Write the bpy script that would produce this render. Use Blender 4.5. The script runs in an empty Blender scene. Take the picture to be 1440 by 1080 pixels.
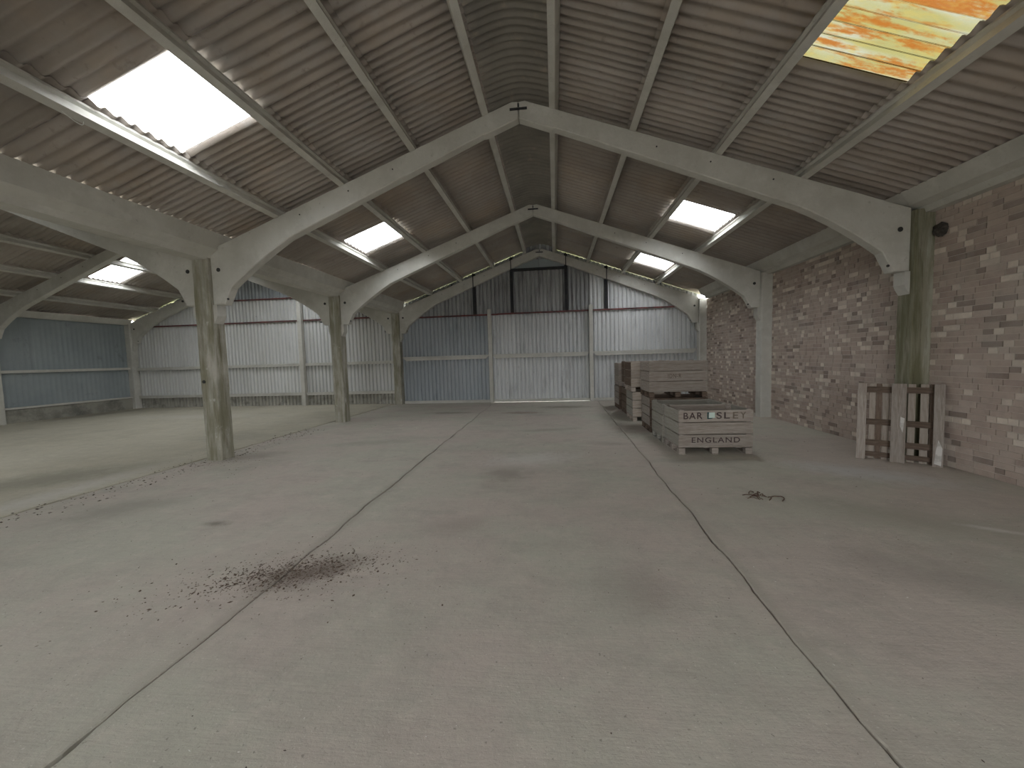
import bpy, bmesh, math, random
from mathutils import Vector, Matrix, noise

random.seed(7)
S = bpy.context.scene
COL = S.collection
PI = math.pi

# ---------------------------------------------------------------- camera
F_PX, YAW, PITCH, ROLL, CAM_H = 548.77, .1106, .0648, -.0293, 1.6
cd = bpy.data.cameras.new('camera'); cd.sensor_fit = 'HORIZONTAL'; cd.sensor_width = 36
cd.lens = F_PX / 1440 * 36; cd.clip_start = .05; cd.clip_end = 400
cam = bpy.data.objects.new('camera', cd); COL.objects.link(cam); S.camera = cam
fw = Vector((-math.sin(YAW) * math.cos(PITCH), math.cos(YAW) * math.cos(PITCH), -math.sin(PITCH)))
rt = Vector((math.cos(YAW), math.sin(YAW), 0)); up = rt.cross(fw)
r2 = math.cos(ROLL) * rt + math.sin(ROLL) * up; u2 = -math.sin(ROLL) * rt + math.cos(ROLL) * up
M = Matrix((r2, u2, -fw)).transposed().to_4x4(); M.translation = (0, 0, CAM_H); cam.matrix_world = M

# ---------------------------------------------------------------- sky and exposure (overcast daylight; enters by the roof lights and the doorway behind the camera)
w = bpy.data.worlds.new('overcast_sky'); S.world = w; w.use_nodes = True
w.node_tree.nodes['Background'].inputs[0].default_value = (.96, .98, 1, 1)
w.node_tree.nodes['Background'].inputs[1].default_value = 8.0
S.view_settings.view_transform = 'Standard'; S.view_settings.look = 'None'
S.view_settings.gamma = 1; S.view_settings.use_curve_mapping = False
S.view_settings.exposure = 0.74
S.cycles.use_denoising = True
S.cycles.use_adaptive_sampling = True; S.cycles.adaptive_threshold = .02
S.cycles.max_bounces = 6; S.cycles.diffuse_bounces = 5

# ---------------------------------------------------------------- layout (metres)
XC, XM, XR, XW = -.46, -5.86, 5.07, -17.1      # nave ridge, valley columns, right columns, left outer wall
XC2 = -11.5                                    # ridge of the left span
FR = [-6.0, -2.0, 2.0, 6.02, 10.0, 14.04]            # front faces of the portal frames
YB = 14.32                                     # gable sheeting
SL = .365                                      # roof slope
ZP = 5.485                                     # rafter top at ridge
ZS = ZP + .165                                 # sheeting at ridge
Y_OPEN = -6.0
DOOR = (-2.0, 1.2, 3.0)                        # doorway behind the camera: left, right, head

# ---------------------------------------------------------------- materials
def nm(name):
    m = bpy.data.materials.new(name); m.use_nodes = True
    nt = m.node_tree; b = nt.nodes['Principled BSDF']
    return m, nt, b
def N(nt, t, **k):
    n = nt.nodes.new(t)
    for a, v in k.items(): setattr(n, a, v)
    return n
def L(nt, a, b): nt.links.new(a, b)
def mixc(nt, fac, a, b, mode='MIX'):
    n = N(nt, 'ShaderNodeMix', data_type='RGBA', blend_type=mode)
    for i, v in ((0, fac), (6, a), (7, b)):
        if hasattr(v, 'links'): L(nt, v, n.inputs[i])
        elif i == 0: n.inputs[0].default_value = v
        else: n.inputs[i].default_value = (*v, 1)
    return n.outputs[2]
def coords(nt, kind='pos', scale=(1, 1, 1)):
    if kind == 'pos': o = N(nt, 'ShaderNodeNewGeometry').outputs['Position']
    else: o = N(nt, 'ShaderNodeTexCoord').outputs['Object']
    mp = N(nt, 'ShaderNodeMapping'); mp.inputs['Scale'].default_value = scale
    L(nt, o, mp.inputs[0]); return mp.outputs[0]
def ntex(nt, vec, scale, detail=4, rough=.6, lo=.3, hi=.7, dist=0):
    t = N(nt, 'ShaderNodeTexNoise'); t.inputs['Scale'].default_value = scale
    t.inputs['Detail'].default_value = detail; t.inputs['Roughness'].default_value = rough; t.inputs['Distortion'].default_value = dist
    L(nt, vec, t.inputs['Vector'])
    r = N(nt, 'ShaderNodeMapRange'); r.inputs[1].default_value = lo; r.inputs[2].default_value = hi
    L(nt, t.outputs[0], r.inputs[0]); return r.outputs[0]
def mul(nt, a, b):
    n = N(nt, 'ShaderNodeMath', operation='MULTIPLY')
    for i, v in ((0, a), (1, b)):
        if hasattr(v, 'links'): L(nt, v, n.inputs[i])
        else: n.inputs[i].default_value = v
    return n.outputs[0]
def bump(nt, b, h, st=.3, dist=.01):
    n = N(nt, 'ShaderNodeBump'); n.inputs['Strength'].default_value = st; n.inputs['Distance'].default_value = dist
    L(nt, h, n.inputs['Height']); L(nt, n.outputs[0], b.inputs['Normal'])
def stained(name, base, layers, rough=.9, kind='pos', bmp=None, rnd=0, spec=.2):
    """layers: (colour, noise scale, lo, hi, strength, axis scale)"""
    m, nt, b = nm(name); c = None
    for col, sc, lo, hi, st, ax in layers:
        f = ntex(nt, coords(nt, kind, ax), sc, 6, .65, lo, hi)
        c = mixc(nt, mul(nt, f, st), base if c is None else c, col)
    if rnd:
        oi = N(nt, 'ShaderNodeObjectInfo'); r = N(nt, 'ShaderNodeMapRange')
        r.inputs[3].default_value = 1 - rnd; r.inputs[4].default_value = 1 + rnd
        L(nt, oi.outputs['Random'], r.inputs[0])
        hv = N(nt, 'ShaderNodeHueSaturation'); L(nt, r.outputs[0], hv.inputs['Value'])
        if c is None: hv.inputs['Color'].default_value = (*base, 1)
        else: L(nt, c, hv.inputs['Color'])
        c = hv.outputs[0]
    if c is None: b.inputs['Base Color'].default_value = (*base, 1)
    else: L(nt, c, b.inputs['Base Color'])
    b.inputs['Roughness'].default_value = rough; b.inputs['Specular IOR Level'].default_value = spec
    if bmp: bump(nt, b, ntex(nt, coords(nt, kind, bmp[2] if len(bmp) > 2 else (1, 1, 1)), bmp[0], 6, .7, .2, .8), bmp[1])
    return m
A1 = (1, 1, 1)
MT = {}
MT['concrete'] = stained('precast_concrete', (.58, .57, .52), [((.44, .43, .38), 1.6, .4, .7, .7, A1), ((.70, .69, .64), 5, .5, .75, .5, A1), ((.25, .24, .2), 14, .62, .75, .5, A1)], bmp=(30, .25))
MT['moss'] = stained('mossy_concrete', (.35, .335, .28), [((.54, .52, .46), 2.2, .45, .6, .8, (1, 1, .5)), ((.21, .20, .13), 2.4, .42, .62, .85, (3.5, 3.5, .35)), ((.12, .10, .06), 3, .55, .72, .7, (5, 5, .4)), ((.66, .64, .6), 6, .62, .7, .7, (1, 1, .6))], bmp=(18, .5))
MT['moss_shaded'] = stained('shaded_green_stained_concrete', (.30, .29, .22), [((.44, .43, .36), 2.2, .5, .62, .7, (2, 2, .4)), ((.15, .145, .085), 2.4, .40, .6, .9, (3.5, 3.5, .3)), ((.08, .07, .04), 3, .55, .72, .7, (5, 5, .4))], bmp=(18, .5))  # green stain, darkened further to carry the shade on the front face
MT['roof'] = stained('fibre_cement_sheet', (.405, .365, .325), [((.31, .27, .235), .8, .4, .65, .7, A1), ((.46, .35, .24), .55, .5, .75, .5, A1), ((.42, .41, .40), 3, .5, .75, .5, (1, 1, 1)), ((.15, .13, .11), 9, .6, .75, .5, A1)], rnd=.10)
MT['ridge'] = stained('dark_ridge_sheet', (.22, .205, .175), [((.15, .14, .12), 1.2, .4, .65, .8, A1), ((.36, .31, .24), 5, .58, .75, .5, A1)], rnd=.06)
MT['sheet_grey'] = stained('grey_wall_sheet', (.60, .615, .615), [((.70, .71, .71), .9, .45, .7, .7, (1, 1, .4)), ((.24, .25, .25), 1.6, .55, .75, .6, (2, 2, .5)), ((.2, .18, .15), 8, .64, .74, .5, A1)], rough=.6, rnd=.07)
MT['sheet_dim'] = stained('shaded_wall_sheet', (.36, .37, .37), [((.48, .49, .49), .8, .45, .7, .7, (1, 1, .4)), ((.10, .10, .10), 2.2, .5, .72, .75, (3, 3, .35))], rough=.6, rnd=.07)  # shadow above the girt put into a darker sheet colour, plus dark streaks
MT['sheet_dirty'] = stained('dirty_wall_sheet', (.40, .39, .345), [((.55, .54, .5), 2, .5, .7, .7, A1), ((.16, .155, .13), 3, .5, .7, .8, A1)], rough=.8)
MT['sheet_blue'] = stained('blue_grey_wall_sheet', (.40, .435, .46), [((.50, .525, .54), .9, .45, .7, .6, (1, 1, .4)), ((.17, .19, .2), 1.6, .55, .75, .6, (2, 2, .5))], rough=.6, rnd=.06)
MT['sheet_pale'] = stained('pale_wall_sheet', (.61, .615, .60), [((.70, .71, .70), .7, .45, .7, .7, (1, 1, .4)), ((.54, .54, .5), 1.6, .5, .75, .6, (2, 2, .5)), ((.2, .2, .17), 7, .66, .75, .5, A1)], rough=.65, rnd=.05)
MT['sheet_dark'] = stained('dark_slate_sheet', (.29, .33, .34), [((.36, .395, .40), .7, .4, .7, .8, A1), ((.15, .17, .17), 2.5, .6, .72, .6, (1, 1, .7)), ((.34, .33, .3), 9, .7, .76, .6, A1)], rough=.8, rnd=.05)
MT['plinth'] = stained('dirty_plinth', (.36, .35, .30), [((.12, .12, .11), 2, .45, .65, .8, A1), ((.38, .36, .31), 4, .55, .7, .6, A1)], bmp=(14, .4))
MT['red'] = stained('red_oxide_steel', (.20, .07, .065), [((.06, .05, .05), 3, .4, .6, .8, (1, 1, 1))], rough=.7)
MT['black'] = stained('dark_steel', (.03, .032, .035), [((.07, .065, .06), 6, .5, .7, .6, A1)], rough=.7)
MT['hole'] = stained('dark_bolt', (.05, .05, .048), [], rough=.8)
MT['white'] = stained('white_plastic', (.7, .7, .66), [((.5, .5, .46), 8, .5, .7, .5, A1)], rough=.5)
MT['mortar'] = stained('mortar', (.55, .485, .42), [((.60, .54, .475), 3, .4, .7, .7, A1)], bmp=(40, .3))
MT['earth'] = stained('dark_soil', (.11, .08, .062), [((.18, .135, .105), 30, .4, .6, .8, A1)])
MT['litter'] = stained('dry_litter', (.13, .10, .08), [((.05, .04, .03), 60, .4, .6, .8, A1)])
MT['twig'] = stained('brown_twig', (.14, .095, .07), [((.08, .05, .04), 40, .4, .6, .8, A1)])
MT['mud'] = stained('dark_mud', (.10, .09, .08), [((.04, .035, .03), 20, .4, .6, .8, A1)], bmp=(40, .8))
MT['grass'] = stained('outdoor_grass', (.17, .24, .06), [((.28, .30, .12), 2, .4, .65, .8, A1)])
MT['yard'] = stained('outdoor_yard', (.45, .43, .40), [((.36, .34, .31), 1, .4, .65, .8, A1)])
MT['sub'] = stained('joint_dirt', (.035, .03, .025), [((.07, .06, .05), 8, .4, .65, .8, A1)])
wood_ax = (1.2, 14, 14)
MT['wood_grey'] = stained('weathered_grey_wood', (.385, .345, .305), [((.25, .205, .175), 3, .4, .65, .8, wood_ax), ((.50, .455, .405), 5, .5, .7, .6, wood_ax), ((.12, .09, .07), 2.5, .66, .74, .7, (1, 2, 2))], kind='obj', rnd=.2, bmp=(8, .3, wood_ax))
MT['wood_brown'] = stained('brown_wood', (.17, .125, .095), [((.09, .065, .05), 3, .4, .65, .8, wood_ax), ((.25, .2, .16), 5, .5, .7, .6, wood_ax)], kind='obj', rnd=.22, bmp=(8, .3, wood_ax))
MT['wood_pale'] = stained('pale_wood', (.44, .385, .33), [((.30, .25, .2), 3, .45, .65, .8, wood_ax), ((.50, .45, .395), 5, .5, .7, .6, wood_ax)], kind='obj', rnd=.15, bmp=(8, .3, wood_ax))
MT['wood_mossy'] = stained('mossy_grey_wood', (.37, .355, .31), [((.24, .225, .19), 3, .4, .65, .8, wood_ax), ((.36, .345, .31), 5, .5, .7, .6, wood_ax)], kind='obj', rnd=.15, bmp=(8, .3, wood_ax))
MT['ink'] = stained('stencil_ink', (.075, .055, .055), [((.16, .13, .12), 25, .5, .7, .7, A1)])
MT['ink_faded'] = stained('worn_stencil_ink', (.17, .14, .11), [((.24, .2, .17), 25, .45, .65, .8, A1)])
MT['sticker'] = stained('pale_sticker', (.62, .74, .68), [])
MT['sticker_edge'] = stained('teal_print', (.04, .10, .10), [])
MT['paint'] = stained('white_paint_smear', (.62, .60, .57), [((.4, .38, .35), 12, .45, .6, .8, A1)])
for i, c in enumerate([(.48, .392, .335), (.51, .42, .36), (.45, .36, .31), (.55, .465, .405), (.31, .25, .215), (.76, .68, .585), (.66, .58, .50)]):
    MT['brick%d' % i] = stained('brick_tone_%d' % i, c, [(tuple(x * .74 for x in c), 8, .45, .7, .6, A1), ((.54, .49, .43), 2.1, .48, .72, .4, A1), ((.42, .42, .35), .9, .56, .75, .4, A1)], bmp=(55, .35))
def grp(name, orange):
    """glass-fibre roof light: part of the daylight passes straight through, the rest is scattered"""
    m, nt, b = nm(name); out = nt.nodes['Material Output']
    tr = N(nt, 'ShaderNodeBsdfTransparent'); df = N(nt, 'ShaderNodeBsdfDiffuse'); mx = N(nt, 'ShaderNodeMixShader')
    mx.inputs[0].default_value = .1 if orange else .06
    if orange:
        big = ntex(nt, coords(nt, 'pos', (.9, 6.85, .9)), 1.0, 2, .5, .45, .6)
        c = mixc(nt, big, (.232, .224, .142), (.255, .257, .222))
        st = ntex(nt, coords(nt, 'pos', (.7, 8.5, .7)), 1.25, 8, .8, .49, .56, .1)
        c = mixc(nt, mul(nt, st, .9), c, (.235, .132, .052))
        fine = ntex(nt, coords(nt, 'pos', (2, 10, 2)), 3, 6, .7, .5, .62)
        c = mixc(nt, mul(nt, fine, .45), c, (.27, .235, .12))
        L(nt, c, tr.inputs[0]); df.inputs[0].default_value = (.35, .25, .1, 1)
    else:
        tr.inputs[0].default_value = (.93, .935, .94, 1); df.inputs[0].default_value = (.6, .6, .6, 1)
    L(nt, tr.outputs[0], mx.inputs[1]); L(nt, df.outputs[0], mx.inputs[2]); L(nt, mx.outputs[0], out.inputs[0])
    nt.nodes.remove(b); return m
MT['grp'] = grp('translucent_roof_light', False)
MT['grp_orange'] = grp('algae_stained_roof_light', True)

def floor_mat(name, base, second, blobs):
    m, nt, b = nm(name)
    v = coords(nt, 'pos', A1)
    c = mixc(nt, ntex(nt, v, .55, 6, .65, .42, .58), base, second)
    c = mixc(nt, mul(nt, ntex(nt, coords(nt, 'pos', (1, 1.6, 1)), .9, 9, .78, .50, .66), .46), c, tuple(x * .66 for x in base))
    c = mixc(nt, mul(nt, ntex(nt, v, 1.7, 6, .65, .5, .75), .45), c, tuple(x * .72 for x in base))
    c = mixc(nt, mul(nt, ntex(nt, v, 11, 8, .75, .5, .7), .35), c, tuple(x * .7 for x in base))
    c = mixc(nt, mul(nt, ntex(nt, v, 4.5, 6, .7, .52, .72), .4), c, tuple(min(1, x * 1.25) for x in base))
    br = ntex(nt, coords(nt, 'pos', (.7, 22, 1)), 2.2, 5, .7, .4, .75)
    c = mixc(nt, mul(nt, br, .2), c, tuple(x * .7 for x in base))
    sp = ntex(nt, v, 70, 2, .5, .66, .72)
    c = mixc(nt, mul(nt, sp, .5), c, (.7, .68, .62))
    sd = ntex(nt, v, 42, 2, .5, .69, .73)
    c = mixc(nt, mul(nt, sd, .6), c, tuple(x * .4 for x in base))
    for (x, y, rx, ry, ang, col, st) in blobs:
        mp = N(nt, 'ShaderNodeMapping', vector_type='TEXTURE')
        mp.inputs['Location'].default_value = (x, y, 0); mp.inputs['Rotation'].default_value = (0, 0, ang); mp.inputs['Scale'].default_value = (rx, ry, 1)
        L(nt, v, mp.inputs[0])
        ln = N(nt, 'ShaderNodeVectorMath', operation='LENGTH'); L(nt, mp.outputs[0], ln.inputs[0])
        nz = ntex(nt, v, 5.5, 10, .85, .25, .75)
        ad = N(nt, 'ShaderNodeMath', operation='MULTIPLY_ADD'); L(nt, nz, ad.inputs[0]); ad.inputs[1].default_value = 1.1; L(nt, ln.outputs['Value'], ad.inputs[2])
        mr = N(nt, 'ShaderNodeMapRange'); mr.inputs[1].default_value = 1.45; mr.inputs[2].default_value = .75; L(nt, ad.outputs[0], mr.inputs[0])
        c = mixc(nt, mul(nt, mr.outputs[0], st), c, col)
    L(nt, c, b.inputs['Base Color']); b.inputs['Roughness'].default_value = .85; b.inputs['Specular IOR Level'].default_value = .25
    h1 = mul(nt, ntex(nt, coords(nt, 'pos', (.8, 14, 1)), 5, 6, .7, .2, .8), .45)
    h2 = ntex(nt, v, 22, 6, .75, .2, .8)
    ad = N(nt, 'ShaderNodeMath', operation='ADD'); L(nt, h1, ad.inputs[0]); L(nt, h2, ad.inputs[1])
    bump(nt, b, ad.outputs[0], .45, .008); return m
DK = (.13, .10, .08); GD = (.21, .19, .155); PL = (.62, .60, .56)
MT['floor'] = floor_mat('worn_concrete_floor', (.50, .445, .39), (.47, .46, .385), [
    (-2.0, 2.68, .50, .24, .35, DK, .7), (-1.75, 2.85, .35, .2, .2, DK, .4), (-.43, 6.1, 1.1, .55, .3, PL, .55), (-.7, 5.3, .5, .5, 0, GD, .5),
    (-3.5, 3.55, .22, .10, 0, GD, .8), (-3.2, 11.6, 1.1, .3, 0, GD, .6), (.3, 12.6, 1.2, .5, 0, GD, .7), (-1.0, 11.4, .9, .35, 0, (.26, .2, .17), .7),
    (.55, 2.65, .45, .5, 0, (.30, .26, .23), .5), (2.7, 2.9, .9, .4, -.4, (.3, .27, .24), .55), (3.3, 3.9, 1.2, .5, -.5, (.34, .32, .26), .55), (3.76, 3.72, .30, .07, -.5, PL, .75),
    (1.5, 9.5, .6, 2.4, 0, (.26, .24, .2), .5), (-2.13, 4.0, .10, 5.5, .008, (.33, .30, .255), .5), (1.33, 3.5, .08, 5, -.012, (.36, .33, .28), .45), (-.2, 8.6, 1.0, .25, .2, (.32, .28, .24), .5), (.9, 7.2, .6, .25, -.2, (.33, .29, .25), .5), (-3.6, 7.4, 1.2, .35, .3, (.33, .31, .26), .5), (-1.0, 3.6, .5, .25, .5, (.34, .29, .25), .5), (2.2, 6.0, .9, .25, 0, (.3, .275, .24), .5), (3.9, 5.4, 1.2, .5, -.6, (.56, .56, .55), .6), (-5.0, 3.9, .9, .5, .6, (.3, .285, .24), .6), (-5.4, 6.3, .8, .5, .2, (.27, .25, .21), .5)])  # long blob beside the crates paints their contact shadow into the floor
MT['floor_aisle'] = floor_mat('dusty_aisle_floor', (.51, .48, .385), (.47, .44, .345), [
    (-7.6, 4.9, 1.9, .8, .75, (.30, .285, .225), .75), (-7.2, 8.0, 1.6, .7, 0, (.34, .32, .26), .5), (-12, 11.5, 4, .8, 0, (.55, .53, .47), .5), (-16.6, 12.4, .8, 2.5, 0, (.25, .23, .19), .7), (-6.5, 4.2, .4, 2.4, .0, PL, .5)])

# ---------------------------------------------------------------- mesh helpers
def mesh(name, V, Fc, mats, smooth=False):
    me = bpy.data.meshes.new(name); me.from_pydata([tuple(v) for v in V], [], Fc)
    for m in (mats if isinstance(mats, (list, tuple)) else [mats]): me.materials.append(MT[m])
    bm = bmesh.new(); bm.from_mesh(me); bmesh.ops.recalc_face_normals(bm, faces=bm.faces); bm.to_mesh(me); bm.free()
    if smooth:
        for p in me.polygons: p.use_smooth = True
    me.update(); return me
def obj(name, me, parent=None, loc=(0, 0, 0), rot=(0, 0, 0), scale=(1, 1, 1)):
    o = bpy.data.objects.new(name, me); COL.objects.link(o)
    o.location = loc; o.rotation_euler = rot; o.scale = scale
    if parent is not None: o.parent = parent
    return o
def tag(o, label=None, cat=None, group=None, kind=None):
    if label: o['label'] = label
    if cat: o['category'] = cat
    if group: o['group'] = group
    if kind: o['kind'] = kind
    return o
def empty(name, loc=(0, 0, 0), rotz=0):
    e = bpy.data.objects.new(name, None); COL.objects.link(e); e.location = loc; e.rotation_euler = (0, 0, rotz); e.empty_display_size = .1
    return e
BF = [(0, 1, 2, 3), (7, 6, 5, 4), (0, 4, 5, 1), (1, 5, 6, 2), (2, 6, 7, 3), (3, 7, 4, 0)]
def boxv(x0, x1, y0, y1, z0, z1):
    return [(x0, y0, z0), (x1, y0, z0), (x1, y1, z0), (x0, y1, z0), (x0, y0, z1), (x1, y0, z1), (x1, y1, z1), (x0, y1, z1)]
def box(name, mat, parent, x0, x1, y0, y1, z0, z1, bev=0):
    me = mesh(name, boxv(x0, x1, y0, y1, z0, z1), BF, mat)
    if bev:
        bm = bmesh.new(); bm.from_mesh(me); bmesh.ops.bevel(bm, geom=bm.edges[:], offset=bev, segments=1, affect='EDGES'); bm.to_mesh(me); bm.free()
    return obj(name, me, parent)
def prism(name, pts, a0, a1, axis, mat, parent=None, smooth=False):
    """polygon extruded along axis: 'y' -> pts are (x,z); 'x' -> (y,z); 'z' -> (x,y)"""
    def P(p, a): return {'y': (p[0], a, p[1]), 'x': (a, p[0], p[1]), 'z': (p[0], p[1], a)}[axis]
    n = len(pts); V = [P(p, a0) for p in pts] + [P(p, a1) for p in pts]
    Fc = [tuple(range(n)), tuple(range(2 * n - 1, n - 1, -1))] + [(i, (i + 1) % n, n + (i + 1) % n, n + i) for i in range(n)]
    return obj(name, mesh(name, V, Fc, mat, smooth), parent)
def tube(path, r, sides=6):
    V, Fc = [], []
    for i, p in enumerate(path):
        p = Vector(p); d = (Vector(path[min(i + 1, len(path) - 1)]) - Vector(path[max(i - 1, 0)])).normalized()
        a = d.cross(Vector((0, 0, 1)) if abs(d.z) < .9 else Vector((1, 0, 0))).normalized(); b = d.cross(a)
        for k in range(sides):
            t = 2 * PI * k / sides; V.append(p + r * (math.cos(t) * a + math.sin(t) * b))
    for i in range(len(path) - 1):
        for k in range(sides):
            Fc.append((i * sides + k, i * sides + (k + 1) % sides, (i + 1) * sides + (k + 1) % sides, (i + 1) * sides + k))
    Fc.append(tuple(range(sides))); Fc.append(tuple(range((len(path) - 1) * sides, len(path) * sides)))
    return V, Fc
def cyl(name, mat, parent, c, r, y0, y1, n=14):
    return prism(name, [(c[0] + r * math.cos(2 * PI * k / n), c[1] + r * math.sin(2 * PI * k / n)) for k in range(n)], y0, y1, 'y', mat, parent)

# ---------------------------------------------------------------- ground outside and floor
g = box('ground', 'yard', None, -60, 50, -60, 60, -.5, -.16); tag(g, 'pale yard ground around the barn', 'ground', kind='structure')
g = box('ground', 'grass', None, -40, 40, YB + .3, 60, -.159, -.03); tag(g, 'green grass outside beyond the gable sheeting', 'grass', kind='structure')
floor = empty('floor'); tag(floor, 'worn pale concrete floor of the barn in long slabs', 'floor', kind='structure')
box('sub_base', 'sub', floor, XW - .1, XR + .3, Y_OPEN, YB + .1, -.155, -.088)
def edge_fn(xs, seed, wide):
    def f(y):
        x = xs[0] + (xs[1] - xs[0]) * y / 14
        x += .035 * noise.noise((seed, y * 1.1, 0)) + .022 * noise.noise((seed, y * 3.1, 3)) + .006 * noise.noise((seed, y * 17, 5))
        gap = .0045 + wide * max(0, noise.noise((seed + 9, y * 1.3, 1)) + .12) + .003 * abs(noise.noise((seed, y * 19, 8)))
        return x, gap
    return f
JL0 = edge_fn((-2.07, -2.28), 3.3, .014); JR0 = edge_fn((1.25, 1.50), 8.1, .010)
def JL(y):
    x, g_ = JL0(y); 
    if .62 < y < 1.42: g_ += (.018 + .014 * noise.noise((1.7, y * 9, 2)) + .006 * noise.noise((4.7, y * 31, 2))) * math.sin((y - .62) / .8 * PI) ** .6
    return x, g_
JR = JR0
JV = edge_fn((-6.15, -6.15), 15.2, .02)
def slab(left, right, mat, z=0):
    V, Fc = [], []; ys = [Y_OPEN + .03 * i for i in range(int((YB + .05 - Y_OPEN) / .03) + 1)]
    for y in ys:
        xl = left if isinstance(left, float) else left(y)[0] + left(y)[1]
        xr = right if isinstance(right, float) else right(y)[0] - right(y)[1]
        V += [(xl, y, z - .09), (xl, y, z - .006), (xl + .008, y, z), (xr - .008, y, z), (xr, y, z - .006), (xr, y, z - .09)]
    for i in range(len(ys) - 1):
        for k in range(5): Fc.append((i * 6 + k, i * 6 + k + 1, i * 6 + k + 7, i * 6 + k + 6))
    Fc += [(0, 1, 2, 3, 4, 5), tuple((len(ys) - 1) * 6 + k for k in range(6))]
    return obj('concrete_slab', mesh('concrete_slab', V, Fc, mat), floor)
slab(JL, JR, 'floor'); slab(JR, XR + .2, 'floor'); slab(JV, JL, 'floor'); slab(XW - .1, JV, 'floor_aisle', .012)

# ---------------------------------------------------------------- portal frames: rafters
def rafter_half(side, xc, end, y0, parent):
    """end = horizontal distance from ridge to column face"""
    e = end - 5.39
    top = [(.004, ZP - .045), (.10, ZP - SL * .10), (end, ZP - SL * end)]
    bot = [(end, 2.655), (end - .33 + .12, 2.655), (end - .35, 2.93)]
    k0 = (5.04 + e, 2.93); k1 = (3.95 + e, ZP - .44 - (3.95 + e - 0) * .3575)
    for i in range(1, 8):
        t = i / 7
        a = Vector(k0).lerp(Vector((4.55 + e, 3.33)), t); b_ = Vector((4.55 + e, 3.33)).lerp(Vector(k1), t); p = a.lerp(b_, t); bot.append((p.x, p.y))
    bot += [(.55, 5.225 - .55 * .392), (.50, 5.225 - .50 * .392 - .018), (.004, 5.20)]
    pts = [(xc + side * x, z) for x, z in top + bot]
    o = prism('rafter', pts, y0 + .07, y0 + .23, 'y', 'concrete', parent)
    bm = bmesh.new(); bm.from_mesh(o.data); bmesh.ops.bevel(bm, geom=[e_ for e_ in bm.edges if abs(e_.verts[0].co.y - e_.verts[1].co.y) < .001], offset=.012, segments=1, affect='EDGES'); bm.to_mesh(o.data); bm.free()
    cyl('bolt_hole', 'hole', o, (xc + side * (end - .14), 3.23), .033, y0 + .062, y0 + .075)
    cyl('bolt_hole', 'hole', o, (xc + side * (end - .28), 2.74), .018, y0 + .062, y0 + .075)
    for d in (2.0, 2.75, 3.6): cyl('bolt_hole', 'hole', o, (xc + side * d, ZP - SL * d - .14), .011, y0 + .064, y0 + .075)
    return o
ordn = {-6.0: 'at the front gable behind the camera', -2.0: 'second behind the camera', 2.0: 'overhead above the camera', 6.02: 'nearest to the camera', 10.0: 'second from the camera', 14.04: 'at the far gable'}
for y in FR:
    for xc, nmx, ends in ((XC, 'right nave', ((-1, XC - (XM + .145)), (1, (XR - .135) - XC))), (XC2, 'left span', ((-1, XC2 - (XW + .12)), (1, (XM - .145) - XC2)))):
        e = empty('portal_frame', (xc, y, 0)); tag(e, 'curved-knee concrete roof frame of the %s, %s' % (nmx, ordn[y]), 'roof frame', 'concrete roof frames')
        for sd, en in ends:
            o = rafter_half(sd, 0, abs(en), 0, e)
        box('ridge_tie', 'black', e, -.13, .13, .055, .075, 5.315, 5.345)
        box('ridge_tie', 'black', e, -.012, .012, .06, .072, 5.36, 5.41)

# ---------------------------------------------------------------- columns
def column(x, y, wx, wy, h, label, sides, mat='moss', seed=0, frm=0):
    e = empty('concrete_column', (x, y, 0)); tag(e, label, 'column', 'concrete columns')
    n = 40; V, Fc = [], []
    hx = wx / 2
    for i in range(n + 1):
        z = h * i / n
        def ch(k):
            c = .014 + .012 * max(0, noise.noise((seed + k * 3.1, z * 2.5, 1))) + .02 * max(0, noise.noise((seed + k, z * 6, 4)) - .25) * 2
            return c if 0 < i < n else .014
        c = [ch(k) for k in range(4)]
        ring = [(-hx + c[0], 0), (hx - c[1], 0), (hx, c[1]), (hx, wy - c[2]), (hx - c[2], wy), (-hx + c[3], wy), (-hx, wy - c[3]), (-hx, c[0])]
        V += [(a, b, z) for a, b in ring]
    for i in range(n):
        for k in range(8): Fc.append((i * 8 + k, i * 8 + (k + 1) % 8, i * 8 + 8 + (k + 1) % 8, i * 8 + 8 + k))
    Fc += [tuple(range(8)), tuple(n * 8 + k for k in range(8))]
    obj('shaft', mesh('shaft', V, Fc, mat), e)
    for s in sides:
        o = prism('corbel', [(s * (hx - .005), 2.33), (s * (hx + .04), 2.40), (s * (hx + .07), 2.47), (s * (hx + .07), 2.652), (s * (hx - .005), 2.652)], .06, .24, 'y', 'concrete', e)
    if len(sides) == 2 and y == 6.02:
        cyl('bolt_hole', 'hole', e, (-hx + .07, 1.36), .028, -.012, .02)
    return e
place = {6.02: 'nearest', 10.0: 'second', 14.04: 'farthest'}
for i, y in enumerate(FR):
    pl = place.get(y, 'out of view')
    column(XM, y, .29, .28, 3.47, '%s mossy concrete column in the row between nave and left span' % pl if y > 5 else 'concrete column of the middle row %s' % ordn[y], (-1, 1), seed=i * 7.3)
    column(XR, y, .27, .27, 3.47, {6.02: 'green-stained concrete column behind the leaning pallet', 10.0: 'concrete column against brick wall beyond the leaning pallet', 14.04: 'concrete column in the far right corner behind stacked crates'}.get(y, 'concrete column on the brick wall %s' % ordn[y]), (-1,), 'moss_shaded' if y < 9 else 'concrete', seed=50 + i * 5.1)
    column(XW, y, .24, .26, 3.47, {14.04: 'pale concrete column in the far left corner'}.get(y, 'concrete column on the left side %s' % ordn[y]), (1,), 'concrete', seed=90 + i * 4.7)

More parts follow.
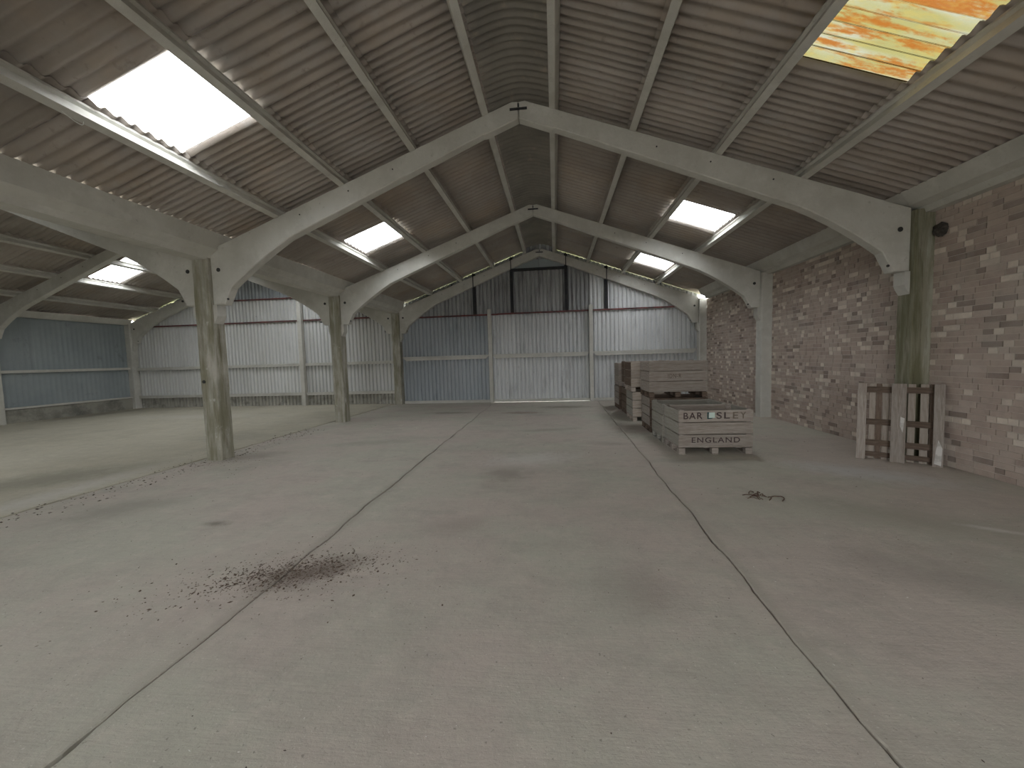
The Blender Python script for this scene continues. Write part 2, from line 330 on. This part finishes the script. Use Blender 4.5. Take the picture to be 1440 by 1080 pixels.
# ---------------------------------------------------------------- roof: purlins, sheets, beams
def corr_sheet(name, mats, amp=.026, per=7, seg=5, thick=.007):
    n = per * seg; V, Fc = [], []
    for i in range(n + 1):
        y = i / n; z = amp * math.cos(2 * PI * per * y)
        V += [(0, y, z), (1, y, z), (1, y, z + thick), (0, y, z + thick)]
    for i in range(n):
        for k in range(4): Fc.append((i * 4 + k, i * 4 + (k + 1) % 4, i * 4 + 4 + (k + 1) % 4, i * 4 + 4 + k))
    Fc += [(0, 1, 2, 3), tuple(n * 4 + k for k in range(4))]
    me = mesh(name, V, Fc, mats)
    for p in me.polygons: p.use_smooth = abs(p.normal.x) < .5
    return me
RS = corr_sheet('roof_sheet', 'roof'); RG = corr_sheet('roof_light', 'grp'); RO = corr_sheet('stained_roof_light', 'grp_orange')
def ridge_mesh():
    prof = []
    for i in range(-8, 9):
        d = i / 8 * .60; rr = .22
        z = -SL * (math.sqrt(d * d + rr * rr) - rr * .86); prof.append((d, z))
    n = 35; V, Fc = [], []; m_ = len(prof)
    for th in (0, .007):
        for j in range(n + 1):
            y = j / n; c = .017 * math.cos(2 * PI * 7 * y)
            for d, z in prof: V.append((d, y, z + c + th))
    o2 = (n + 1) * m_
    for j in range(n):
        for i in range(m_ - 1):
            q = (j * m_ + i, j * m_ + i + 1, (j + 1) * m_ + i + 1, (j + 1) * m_ + i); Fc += [q, tuple(o2 + k for k in q)]
    return mesh('ridge_sheet', V, Fc, 'ridge', True)
RM = ridge_mesh()
YS = [-6.4, -5.4, -4.4, -3.5, -2.6, -1.6, -.55, .5, 1.5, 2.5, 3.5, 4.5, 5.3, 6.2, 7.15, 8.12, 9.15, 10.1, 11.0, 11.95, 13.0, 13.9, 14.55]
TA = math.atan(SL); CS = math.cos(TA)
def purlin_mesh(Ln):
    pr = [(-.045, 0), (.045, 0), (.05, .022), (.05, .165), (-.05, .165), (-.05, .135), (-.022, .115), (-.022, .062), (-.045, .042)]
    V = [(x, 0, z) for x, z in pr] + [(x, Ln, z) for x, z in pr]; n = len(pr)
    return mesh('purlin', V, [tuple(range(n)), tuple(range(2 * n - 1, n - 1, -1))] + [(i, (i + 1) % n, n + (i + 1) % n, n + i) for i in range(n)], 'concrete')
PMESH = {}
def build_roof(name, label, xc, pur, eL, eR, lights):
    c = empty(name); tag(c, label, 'roof', kind='structure')
    for sd, eave in ((-1, eL), (1, eR)):
        for d in pur:
            ys = FR + [14.55]
            for a, b in zip(ys[:-1], ys[1:]):
                Ln = round(b - a - .006, 3)
                if Ln not in PMESH: PMESH[Ln] = purlin_mesh(Ln)
                o = obj('purlin', PMESH[Ln], c, (xc + sd * d, a + .08 - (.08 if a < 0 else 0), ZP - SL * d - .012), (0, sd * TA, 0), (sd, 1, 1))
        tiers = list(zip([.50] + pur[1:], pur[1:] + [eave]))
        for t, (d0, d1) in enumerate(tiers):
            for j, (y0, y1) in enumerate(zip(YS[:-1], YS[1:])):
                key = (sd, t, j); me = lights.get(key, RS)
                if me is False: continue
                a0 = d0 - .03; a1 = d1 + .07
                if me is not RS: a0 = d0 + .03
                nme = 'roof_light' if me is not RS else 'roof_sheet'
                lift = .028 + (.006 if (j % 2) else 0)
                rise = (.010 if t else .004)
                Ls = (a1 - a0) / CS
                o = obj(nme, me, c, (xc + sd * a0, y0, ZS - SL * a0 + lift + rise * 0 - .004 * t), (0, sd * (TA - .006) if sd > 0 else PI + TA * -1 + .006, 0), (Ls, y1 - y0, 1))
                if sd < 0:
                    o.rotation_euler = (0, 0, 0); o.scale = (-Ls, y1 - y0, 1); o.rotation_euler = (0, -(TA - .006), 0)
                if me is RO: tag(o, 'cream roof light streaked with orange algae')
    for y0, y1 in zip(YS[:-1], YS[1:]):
        obj('ridge_sheet', RM, c, (xc, y0, ZS + .042), (0, 0, 0), (1, y1 - y0, 1))
    return c
def broken_light(c):
    """left slope of the left span: a short translucent piece let in above the roof light"""
    def put(me, d0, d1, y0, y1, nme): obj(nme, me, c, (XC2 - d0, y0, ZS - SL * d0 + .028), (0, -(TA - .006), 0), (-(d1 - d0) / CS, y1 - y0, 1))
    put(RS, .47, 1.35, 11.0, 11.95, 'roof_sheet'); put(RG, 1.34, 1.84, 11.0, 11.5, 'roof_light'); put(RS, 1.34, 1.87, 11.5, 11.95, 'roof_sheet')
PN = [.50, 1.66, 2.85, 4.0]
PA = [.50, 1.8, 3.1, 4.38]
def yi(y): return max(i for i, v in enumerate(YS) if v <= y + 1e-6)
LN = {(-1, 2, yi(3.5)): RG, (-1, 2, yi(8.12)): RG, (1, 2, yi(3.5)): RO, (1, 2, yi(8.12)): RG, (1, 2, yi(11.95)): RG, (-1, 2, yi(-.55)): RG, (1, 2, yi(-.55)): RG, (-1, 2, yi(-4.4)): RG, (1, 2, yi(-4.4)): RG}
LA = {(-1, 0, yi(11.0)): False, (-1, 1, yi(11.0)): RG, **{(sd_, 1, yi(y_)): RG for sd_ in (-1, 1) for y_ in (-.55, 3.5)}, (1, 1, yi(8.12)): RG, (1, 1, yi(11.95)): RG}  # only the far left-slope light is in view; the others are added for daylight
ceil_n = build_roof('ceiling', 'corrugated fibre-cement roof over the right nave with roof lights', XC, PN, 5.18, 5.50, LN)
ceil_a = build_roof('ceiling', 'darker corrugated roof over the left span beyond the valley', XC2, PA, 5.62, 5.38, LA)

broken_light(ceil_a)
def portal(loc, rot, sx, sy):
    l = bpy.data.lights.new('daylight_portal', 'AREA'); l.shape = 'RECTANGLE'; l.size = sx; l.size_y = sy; l.cycles.is_portal = True
    o = bpy.data.objects.new('daylight_portal', l); COL.objects.link(o); o.location = loc; o.rotation_euler = rot
for xc, pur, lights in ((XC, PN, LN), (XC2, PA, LA)):
    for (sd, t, j) in lights:
        if lights[(sd, t, j)] is False: continue
        d = (pur[t] + pur[t + 1]) / 2
        portal((xc + sd * d, (YS[j] + YS[j + 1]) / 2, ZS - SL * d - .06), (0, sd * TA, 0), (pur[t + 1] - pur[t]) / CS, YS[j + 1] - YS[j])
portal(((DOOR[0] + DOOR[1]) / 2, Y_OPEN, DOOR[2] / 2), (PI / 2, 0, 0), DOOR[1] - DOOR[0], DOOR[2])

bays = list(zip(FR[:-1], FR[1:])) 
bn = {0: 'in the doorway bay', 1: 'behind the camera', 2: 'alongside the camera', 3: 'in the middle bay', 4: 'in the far bay'}
for k, (a, b) in enumerate(bays):
    y0, y1 = a + .09, b + .089
    v = prism('valley_beam', [(XM - .13, 3.40), (XM + .13, 3.40), (XM + .17, 3.475), (XM + .30, 3.56), (XM + .36, 3.815), (XM + .31, 3.815), (XM + .12, 3.50), (XM - .12, 3.50), (XM - .31, 3.71), (XM - .36, 3.71), (XM - .30, 3.56), (XM - .17, 3.475)], y0, y1, 'y', 'concrete')
    tag(v, 'concrete valley gutter beam between nave and left span, %s' % bn[k], 'beam', 'concrete valley beams')
    y1b = y1 if k < 4 else y1 - .30
    v = prism('eaves_beam', [(XR + .16, 3.42), (XR - .02, 3.42), (XR - .05, 3.50), (XR - .16, 3.545), (XR - .26, 3.735), (XR + .16, 3.60)], y0, y1b, 'y', 'concrete')
    tag(v, 'concrete eaves beam on top of the brick wall, %s' % bn[k], 'beam', 'concrete eaves beams')
    v = prism('eaves_beam', [(XW - .12, 3.40), (XW + .08, 3.40), (XW + .13, 3.48), (XW + .20, 3.60), (XW - .12, 3.60)], y0, y1, 'y', 'concrete')
    tag(v, 'concrete eaves beam along the left outer wall, %s' % bn[k], 'beam', 'concrete eaves beams')

# ---------------------------------------------------------------- brick wall on the right
XB = XR + .10                                     # brick face
def brick_mesh(Ln, mt, nme='brick'):
    return mesh(nme, boxv(0, .1, 0, Ln, 0, .065), BF, mt)
BR = {(k, m_): brick_mesh(k, 'brick%d' % m_) for k in (.215, .1025) for m_ in range(7)}
def brick_bay(y0, y1, label, n_single):
    wall = empty('wall_right'); tag(wall, label, 'brick wall', kind='structure')
    box('mortar', 'mortar', wall, XB + .007, XB + .11, y0, y1, 0, 3.42)
    bricks = []
    z = .004; r = 0
    while z < 3.40:
        y = y0 + .004 - (random.random() * .1)
        while y < y1 - .03:
            Ln = .1025 if random.random() < (.50 if (r % 2) else .18) else .215
            a = max(y, y0 + .002); b = min(y + Ln, y1 - .002)
            if b - a > .03:
                if Ln < .2: mt = random.choices(range(7), (1, 1, 1, 1, 2.6, 5, 3))[0]
                else: mt = random.choices(range(7), (7, 6, 4, 3, 1.6, .25, .6))[0]
                bricks.append((a, b, z, mt, Ln))
            y += Ln + .0095
        z += .0747; r += 1
    bricks.sort(key=lambda q: math.hypot(q[0] - 4.4, 0) if n_single else 0)
    if n_single:
        vis = [q for q in bricks if q[0] > 4.55]; rest = [q for q in bricks if q[0] <= 4.55]
        vis.sort(key=lambda q: q[0]); singles = vis[:n_single]; rest += vis[n_single:]
    else: singles, rest = [], bricks
    for a, b, z, mt, Ln in singles:
        obj('brick', BR[(Ln, mt)], wall, (XB + random.uniform(-.004, .003), a, z), (0, 0, 0), (1, (b - a) / Ln, 1))
    V, Fc, mi = [], [], []
    for a, b, z, mt, Ln in rest:
        o = len(V); dx = random.uniform(-.004, .003)
        V += boxv(XB + dx, XB + .1, a, b, z, z + .065)
        Fc += [tuple(o + i for i in f) for f in BF]; mi += [mt] * 6
    me = mesh('brickwork', V, Fc, ['brick%d' % i for i in range(7)])
    for p, i in zip(me.polygons, mi): p.material_index = i
    o = obj('brickwork', me, wall); o['kind'] = 'stuff'
    return wall
brick_bay(FR[0], FR[1], 'brick wall panel beside the doorway behind the camera', 0)
brick_bay(FR[1] + .27, FR[2], 'brick wall panel behind the camera', 0)
brick_bay(FR[2] + .27, FR[3] + .0, 'brick wall panel nearest the camera, right of the leaning pallet', 300)
brick_bay(FR[3] + .27, FR[4] + .0, 'middle brick wall panel between the two nearer right-hand columns', 300)
brick_bay(FR[4] + .27, FR[5] + .0, 'far brick wall panel behind the stacked crates', 0)

# ---------------------------------------------------------------- gable walls (corrugated sheets, rails, posts)
def wall_sheet(parent, mat, x0, x1, z0, z1, xc=None, y=YB, lift=0):
    """corrugated upright sheet; top clipped to the roof line when xc is given"""
    per = .146; n = max(4, round((x1 - x0) / per * 10)); V, Fc = [], []
    for i in range(n + 1):
        x = x0 + (x1 - x0) * i / n
        ph = 2 * PI * x / per; c = max(-1, min(1, 2.2 * (math.cos(ph) + .5))) * .027
        zt = z1 if xc is None else min(z1, ZS + (.03 - SL * (math.hypot(x - xc, .22) - .189) if abs(x - xc) < .55 else -.004 - SL * abs(x - xc)))
        zt = max(zt, z0 + .01)
        V += [(x, y - c + lift, z0), (x, y - c + lift, zt), (x, y - c + lift + .005, zt), (x, y - c + lift + .005, z0)]
    for i in range(n):
        for k in range(4): Fc.append((i * 4 + k, i * 4 + (k + 1) % 4, i * 4 + 4 + (k + 1) % 4, i * 4 + 4 + k))
    Fc += [(0, 1, 2, 3), tuple(n * 4 + k for k in range(4))]
    return obj('wall_sheet', mesh('wall_sheet', V, Fc, mat), parent)
def rail(parent, x0, x1, z, h=.10, taper=True):
    box('rail', 'concrete', parent, x0, x1, YB - .14, YB - .035, z + h * .55, z + h)
    t = .10 if taper else 0
    prism('rail', [(x0 + .02, z + h * .5), (x0 + .02 + t, z - h * .35), (x1 - .02 - t, z - h * .35), (x1 - .02, z + h * .5)], YB - .13, YB - .05, 'y', 'concrete', parent)

wb = empty('wall_back_right'); tag(wb, 'grey corrugated gable wall closing the far end of the nave', 'gable wall', kind='structure')
P1, P2 = -2.33, 1.30
secs = [(XM + .12, P1, 'sheet_blue'), (P1, P2, 'sheet_grey'), (P2, XR - .1, 'sheet_grey')]
for a, b, mt in secs:
    n = max(1, round((b - a) / 1.02))
    for i in range(n):
        xa, xb = a + (b - a) * i / n, a + (b - a) * (i + 1) / n
        wall_sheet(wb, mt, xa, xb, .016 if a == P1 else .004, 1.70); wall_sheet(wb, mt, xa, xb, 1.68, 3.26, lift=.008)
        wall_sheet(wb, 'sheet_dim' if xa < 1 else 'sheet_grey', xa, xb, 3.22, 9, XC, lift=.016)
    rail(wb, a + .07, b - .07, 1.665, .11)
    box('rail', 'concrete', wb, a + .05, b - .05, YB - .12, YB - .03, .014 if a == P1 else .006, .105)
for p in (P1, P2):
    box('post', 'concrete', wb, p - .065, p + .065, YB - .22, YB - .06, 0, 3.42, .012)
box('girt', 'red', wb, XM + .5, P1 + .3, YB - .10, YB - .03, 3.205, 3.255)
box('girt', 'red', wb, P1 + .3, P2 - .2, YB - .10, YB - .03, 3.215, 3.265)
box('girt', 'red', wb, P2 - .2, XR - .35, YB - .10, YB - .03, 3.22, 3.265)
for dx in (-2.42, -1.03, .92, 2.32):
    x = XC + dx; zt = ZS - SL * abs(dx) - .05
    box('hanger', 'black', wb, x - .055, x + .055, YB - .09, YB - .03, 3.25, zt)
    box('hanger', 'black', wb, x - .015, x + .015, 14.085, 14.105, ZP - SL * abs(dx) - .40, zt)
box('girt', 'black', wb, XC - 1.03, XC + .92, YB - .10, YB - .035, 4.74, 4.83)
for i in range(2):
    box('top_panel', 'sheet_dark', wb, XC - 1.0 + i * .98, XC - .03 + i * .98, YB - .045, YB - .038, 4.80, 5.12)

wl = empty('wall_back_left'); tag(wl, 'pale corrugated gable wall closing the far end of the left span', 'gable wall', kind='structure')
xs = [XW + .05, -13.25, -9.7, XM - .12]
for a, b in zip(xs[:-1], xs[1:]):
    n = max(1, round((b - a) / 1.02))
    for i in range(n):
        xa, xb = a + (b - a) * i / n, a + (b - a) * (i + 1) / n
        wall_sheet(wl, 'sheet_dirty', xa, xb, -.02, .50, lift=-.004)
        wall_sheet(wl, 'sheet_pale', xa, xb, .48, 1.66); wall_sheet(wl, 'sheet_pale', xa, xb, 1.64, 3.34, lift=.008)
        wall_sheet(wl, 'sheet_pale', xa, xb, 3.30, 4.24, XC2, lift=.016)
        if ZS - SL * min(abs(xa - XC2), abs(xb - XC2)) > 4.35: wall_sheet(wl, 'sheet_blue', xa, xb, 4.20, 9, XC2, lift=.024)
    rail(wl, a + .05, b - .05, 1.58, .08, False); rail(wl, a + .05, b - .05, .44, .08, False)
    box('girt', 'red', wl, a + .02, b - .02, YB - .09, YB - .03, 3.285, 3.335)
for p in (-13.25, -9.7): box('post', 'concrete', wl, p - .08, p + .08, YB - .24, YB - .06, 0, 4.22, .012)
box('girt', 'red', wl, -13.6, -8.0, YB - .09, YB - .03, 4.165, 4.215)

# ---------------------------------------------------------------- front gable behind the camera, doorway standing open
wf = empty('wall_front'); tag(wf, 'sheeted front gable behind the camera with an open doorway', 'gable wall', kind='structure')
YF = Y_OPEN - .12
def front_sheet(xa, xb, z0, xc):
    pts = [(xa, z0), (xb, z0), (xb, ZS - SL * abs(xb - xc) - .02)] + ([(xc, ZS - .02)] if xa < xc < xb else []) + [(xa, ZS - SL * abs(xa - xc) - .02)]
    prism('wall_sheet', pts, YF - .02, YF, 'y', 'sheet_grey', wf)
for xa, xb, z0, xc in [(XM, DOOR[0], 0, XC), (DOOR[0], DOOR[1], DOOR[2], XC), (DOOR[1], XR + .2, 0, XC)] + [(XW - .1 + i * (XM - XW + .1) / 6, XW - .1 + (i + 1) * (XM - XW + .1) / 6, 0, XC2) for i in range(6)]:
    front_sheet(xa, xb, z0, xc)

# ---------------------------------------------------------------- left outer wall
wlf = empty('wall_left'); tag(wlf, 'dark slate-blue sheeted wall along the left side', 'wall', kind='structure')
def side_sheet(y0, y1, z0, z1, lift):
    per = .146; n = round((y1 - y0) / per * 4); V, Fc = [], []
    for i in range(n + 1):
        y = y0 + (y1 - y0) * i / n; c = .005 * math.cos(2 * PI * y / per); x = XW - .10 - lift
        V += [(x + c, y, z0), (x + c, y, z1), (x + c - .005, y, z1), (x + c - .005, y, z0)]
    for i in range(n):
        for k in range(4): Fc.append((i * 4 + k, i * 4 + (k + 1) % 4, i * 4 + 4 + (k + 1) % 4, i * 4 + 4 + k))
    Fc += [(0, 1, 2, 3), tuple(n * 4 + k for k in range(4))]
    obj('wall_sheet', mesh('wall_sheet', V, Fc, 'sheet_dark'), wlf)
LY0 = Y_OPEN
ysx = [LY0 + (14.25 - LY0) * i / 20 for i in range(21)]
for a, b in zip(ysx[:-1], ysx[1:]):
    side_sheet(a, b, .42, 1.68, 0); side_sheet(a, b, 1.66, 3.45, .008)
box('plinth', 'plinth', wlf, XW - .2, XW - .02, LY0, 14.3, -.01, .45, .01)
for z, t in ((1.60, .09), (.45, .06)): box('rail', 'concrete', wlf, XW - .085, XW + .02, LY0, 14.05, z, z + t)

# ---------------------------------------------------------------- crates
BM = {}
def board(name, parent, Ln, H, T, loc, mat, rotz=0, roty=0):
    k = (round(Ln, 3), round(H, 3), round(T, 3), mat)
    if k not in BM:
        me = mesh('board', boxv(-Ln / 2, Ln / 2, -T / 2, T / 2, 0, H), BF, mat)
        bm = bmesh.new(); bm.from_mesh(me); bmesh.ops.bevel(bm, geom=bm.edges[:], offset=min(.003, T * .15), segments=1, affect='EDGES'); bm.to_mesh(me); bm.free()
        BM[k] = me
    return obj(name, BM[k], parent, loc, (0, roty, rotz))
def text_mesh(txt, size, mat):
    cu = bpy.data.curves.new('lettering', 'FONT'); cu.body = txt; cu.size = size; cu.align_x = 'LEFT'; cu.extrude = .0006; cu.space_character = 1.18; cu.offset = .0018
    t = bpy.data.objects.new('tmp', cu); COL.objects.link(t)
    dg = bpy.context.evaluated_depsgraph_get(); me = bpy.data.meshes.new_from_object(t.evaluated_get(dg))
    bpy.data.objects.remove(t); bpy.data.curves.remove(cu)
    me.materials.clear(); me.materials.append(MT[mat]); return me
def put_text(parent, txt, x0, x1, z, hgt, y, mat):
    me = text_mesh(txt, .14, mat); xs_ = [v.co.x for v in me.vertices]; zs_ = [v.co.y for v in me.vertices]
    sx = (x1 - x0) / (max(xs_) - min(xs_)); sz = hgt / (max(zs_) - min(zs_)); mx, mz = min(xs_), min(zs_)
    for v in me.vertices: v.co = Vector(((v.co.x - mx) * sx, (v.co.y - mz) * sz, v.co.z))
    return obj('lettering', me, parent, (x0, y, z), (PI / 2, 0, 0))
def crate(label, x, y, z, w, d, h, mat, smat=None, rot=0, foot=.10, fmat=None):
    """x,y = front left corner on the ground"""
    e = empty('fruit_crate', (x, y, z), rot); tag(e, label, 'crate', 'wooden fruit crates')
    smat = smat or mat; fmat = fmat or mat
    T = .022; hb = (h - foot - .03) / 3; fr = None
    for i in range(3):
        z0 = foot + .03 + i * hb; hh = hb - .016
        f = board('front_board', e, w, hh, T, (w / 2, T / 2, z0), mat); fr = fr or []; fr.append(f)
        board('back_board', e, w, hh, T, (w / 2, d - T / 2, z0), mat)
        board('side_board', e, d - 2 * T - .002, hh, T, (T / 2, d / 2, z0), smat, PI / 2)
        board('side_board', e, d - 2 * T - .002, hh, T, (w - T / 2, d / 2, z0), smat, PI / 2)
    for cx, cy in ((T, T), (w - T, T), (w - T, d - T), (T, d - T)):
        sx = 1 if cx < w / 2 else -1; sy = 1 if cy < d / 2 else -1
        prism('corner_post', [(cx, cy), (cx + sx * .07, cy), (cx, cy + sy * .07)], foot + .03, h - .004, 'z', mat, e)
    n = 6
    for i in range(n): board('floor_board', e, w, .02, d / n - .012, (w / 2, d * (i + .5) / n, foot + .008), mat)
    for xx in (.055, w / 2, w - .055):
        for yy in (.06, d / 2, d - .06):
            board('foot_block', e, .10, foot - .018, .10, (xx, yy, .016), fmat)
        board('skid', e, d, .016, .10, (xx, d / 2, 0), fmat, PI / 2)
    return e, fr
A, fr = crate('single-height wooden crate at the front lettered BARDSLEY ENGLAND', 1.93, 6.38, 0, 1.125, .78, .712, 'wood_grey', 'wood_mossy', .02)
W = 1.125
zt = fr[2].location.z; zb = fr[0].location.z
put_text(A, 'BAR', .075, .365, zt + .045, .105, -.0005, 'ink')
put_text(A, 'SL', .575, .775, zt + .045, .105, -.0005, 'ink')
put_text(A, 'E', .82, .90, zt + .045, .105, -.0005, 'ink_faded'); put_text(A, 'Y', .93, 1.02, zt + .045, .105, -.0005, 'ink_faded')
put_text(A, 'D', .435, .54, zt + .045, .105, -.0005, 'sticker_edge')
box('sticker', 'sticker', A, .462, .55, -.003, -.0015, zt + .062, zt + .148)
put_text(A, 'ENGLAND', .20, .93, zb + .055, .085, -.0005, 'ink')
crate('empty single-height crate directly behind the lettered crate', 1.90, 7.20, 0, 1.11, .78, .712, 'wood_mossy', 'wood_mossy')
crate('dark lower crate of the nearest two-high crate stack', 1.92, 8.22, 0, 1.13, .82, .72, 'wood_brown', 'wood_grey', -.01, fmat='wood_brown')
C2, fr = crate('large upper crate of the nearest two-high stack, faint stencil on its front', 1.905, 8.20, .724, 1.14, .84, .745, 'wood_grey', 'wood_grey', 0, fmat='wood_brown')
put_text(C2, 'IDN-R', .37, .63, fr[1].location.z + .055, .085, -.0005, 'ink_faded')
crate('pale-fronted lower crate of the second stack from the front', 1.845, 9.62, 0, 1.12, .84, .72, 'wood_pale', 'wood_mossy', 0)
crate('pale-fronted upper crate of the second stack from the front', 1.81, 9.60, .724, 1.12, .84, .72, 'wood_pale', 'wood_brown', .01)
crate('dark lower crate of the third stack from the front', 1.90, 10.72, 0, 1.12, .84, .72, 'wood_brown', 'wood_brown', 0)
crate('dark upper crate of the third stack from the front', 1.90, 10.70, .724, 1.12, .84, .72, 'wood_grey', 'wood_brown', -.01)
crate('lower crate of the farthest stack, nearest the gable wall', 1.875, 11.82, 0, 1.12, .84, .70, 'wood_brown', 'wood_grey', .01)
crate('upper crate of the farthest stack, nearest the gable wall', 1.87, 11.80, .704, 1.12, .84, .68, 'wood_grey', 'wood_grey', 0)

# ---------------------------------------------------------------- leaning pallet
pa = Vector((4.36, 6.16, 0)); pb = Vector((5.045, 5.63, 0)); d_ = (pb - pa); PW = d_.length; ang = math.atan2(d_.y, d_.x)
PH = 1.10; lean = math.radians(5.5)
pal = empty('wooden_pallet', pa); pal.rotation_euler = (-lean, 0, ang); tag(pal, 'worn wooden pallet leaning upright against the green-stained column', 'pallet')
# local: x along base, z up the boards, y into the pallet (away from the camera)
def pbox(name, mat, x0, x1, y0, y1, z0, z1, par=pal):
    me = mesh(name, boxv(-(x1 - x0) / 2, (x1 - x0) / 2, -(y1 - y0) / 2, (y1 - y0) / 2, -(z1 - z0) / 2, (z1 - z0) / 2), BF, mat)
    return obj(name, me, par, ((x0 + x1) / 2, (y0 + y1) / 2, (z0 + z1) / 2))
def vboard(name, mat, x0, x1, y0, y1, z0, z1):
    o = board(name, pal, z1 - z0, x1 - x0, y1 - y0, (x0, (y0 + y1) / 2, (z0 + z1) / 2), mat)
    o.rotation_euler = (0, PI / 2, 0); o.location = (x0, (y0 + y1) / 2, (z0 + z1) / 2); return o
for x0, x1 in ((0, .10), (PW / 2 - .075, PW / 2 + .075), (PW - .10, PW)):
    vboard('bottom_board', 'wood_grey', x0, x1, 0, .02, 0, PH)
    for z0 in (.0, PH / 2 - .07, PH - .14):
        xm = (x0 + x1) / 2; pbox('block', 'wood_brown', max(0, xm - .05), min(PW, xm + .05), .021, .095, z0, z0 + .13)
for z0 in (.04, PH * .18, PH / 2 - .05, PH - .13):
    board('stringer_board', pal, PW, .085 if z0 > .1 else .07, .02, (PW / 2, .107, z0), 'wood_brown')
for x0, wd, mt in ((.01, .08, 'wood_grey'), (.125, .065, 'wood_pale'), (.198, .06, 'wood_brown'), (.268, .07, 'wood_pale'), (PW / 2 - .045, .09, 'wood_grey'), (.525, .075, 'wood_pale'), (.645, .08, 'wood_pale'), (.735, .055, 'wood_brown'), (PW - .085, .08, 'wood_grey')):
    vboard('deck_board', mt, x0, x0 + wd, .119, .137, 0, PH)
sm = obj('paint_smear', mesh('paint_smear', [(PW - .085, -.002, .04), (PW - .02, -.002, .02), (PW - .012, -.002, .25), (PW - .05, -.002, .36), (PW - .07, -.002, .22)], [(0, 1, 2, 3, 4)], 'paint'), pal)
sm = obj('paint_smear', mesh('paint_smear', [(PW / 2 + .045, -.002, .42), (PW / 2 + .062, -.002, .62), (PW / 2 + .02, -.002, .64), (PW / 2 + .015, -.002, .52)], [(0, 1, 2, 3)], 'paint'), pal)

# ---------------------------------------------------------------- small things
# clump in the corner of column and wall
bm = bmesh.new(); bmesh.ops.create_icosphere(bm, subdivisions=3, radius=1)
for v in bm.verts:
    n_ = noise.noise(v.co * 2.3) * .3; v.co *= 1 + n_
    v.co = Vector((v.co.x * .055, v.co.y * .10, v.co.z * .10 * (1.0 if v.co.z < 0 else .8)))
me = bpy.data.meshes.new('nest_clump'); bm.to_mesh(me); bm.free(); me.materials.append(MT['mud'])
tag(obj('nest_clump', me, None, (XB - .005, 5.93, 3.16)), 'dark crumbly clump in the corner of near right column and brick wall', 'clump')
# conduit in the far right corner
V, Fc = tube([(XR - .15, 13.98, 0.01), (XR - .15, 13.98, 3.40)], .016, 8)
tag(obj('corner_conduit', mesh('corner_conduit', V, Fc, 'white'), None), 'thin white vertical pipe in the far right corner by brick wall', 'pipe')
# loop of wire hanging from the lowest left purlin
xw, zw = XC - 4.0, ZP - SL * 4.0 - .01
V, Fc = tube([(xw - .02, 3.28 + .02 * 0 + .12 * math.sin(t * .35) * .6 + t * .02, zw - .05 * math.sin(t / 8 * PI) + .0) for t in range(9)], .0035, 5)
tag(obj('wire_loop', mesh('wire_loop', V, Fc, 'white'), None), 'short loop of white wire hanging under the lowest left purlin', 'wire')
# twigs
tw = empty('twig_tangle', (2.2, 4.49, 0)); tag(tw, 'small tangle of brown twigs on the floor before the pallet', 'twigs')
for i in range(13):
    a0 = random.uniform(0, 2 * PI); r = random.uniform(.04, .14); cx, cy = random.uniform(-.10, .10), random.uniform(-.09, .09); ln = random.uniform(.8, 2.2)
    ell = random.uniform(.4, 1)
    pts = [(cx + r * math.cos(a0 + ln * t / 8), cy + r * ell * math.sin(a0 + ln * t / 8), .006 + .02 * math.sin(PI * t / 8) * random.uniform(.7, 1)) for t in range(9)]
    V, Fc = tube(pts, random.uniform(.003, .007), 5); obj('twig', mesh('twig', V, Fc, 'twig'), tw)
# debris pile and litter
def bits(name, label, cat, mats, spots, zf=lambda x, y: 0, parent=None):
    V, Fc = [], []
    for x, y, s in spots:
        o = len(V); a = random.uniform(0, PI); ex, ey, ez = s * random.uniform(.6, 1.6), s * random.uniform(.3, .8), s * random.uniform(.15, .45)
        ca, sa = math.cos(a), math.sin(a); z = zf(x, y) + ez * .8
        for dx, dy, dz in ((ex, 0, 0), (-ex, 0, 0), (0, ey, 0), (0, -ey, 0), (0, 0, ez), (0, 0, -ez)):
            V.append((x + dx * ca - dy * sa, y + dx * sa + dy * ca, z + dz))
        Fc += [tuple(o + i for i in f) for f in ((0, 2, 4), (2, 1, 4), (1, 3, 4), (3, 0, 4), (2, 0, 5), (1, 2, 5), (3, 1, 5), (0, 3, 5))]
    o = obj(name, mesh(name, V, Fc, mats), parent); tag(o, label, None if parent else cat, kind='stuff'); return o
sp = []
for i in range(2000):
    u, v = random.gauss(0, .34), random.gauss(0, .12)
    if random.random() < .25: u *= 1.8; v *= 2.2
    x = -2.06 + u * .88 - v * .3; y = 2.70 + u * .30 + v * .96
    sp.append((x, y, random.uniform(.003, .009) * (1.9 if random.random() < .10 else 1)))
bits('debris_pile', 'scatter of dark dry debris on the left floor joint', 'debris', 'earth', sp)
sp = []
for i in range(900):
    x = random.uniform(-5.9, 4.6); y = random.uniform(.6, 13.6); sp.append((x, y, random.uniform(.0015, .007) * (1 + y * .06)))
for i in range(420):
    y = random.uniform(2.6, 9); x = -6.0 + .25 * noise.noise((y, 2, 2)) + random.gauss(0, .10) + (.25 if random.random() < .4 else 0); sp.append((x, y, random.uniform(.004, .02)))
for i in range(160):
    x = -5.7 + random.gauss(0, .35); y = 5.9 + random.gauss(0, .3); sp.append((x, y, random.uniform(.003, .010)))
bits('floor_litter', 'specks of dark litter strewn over the concrete floor', 'litter', 'litter', sp, lambda x, y: .013 if x < -6.1 else 0, floor)
sp = [(random.uniform(-5.5, 4.4), random.uniform(.8, 10), random.uniform(.002, .006)) for i in range(260)]
bits('pale_chips', 'small pale stone chips strewn over the concrete floor', 'chips', 'white', sp, parent=floor)
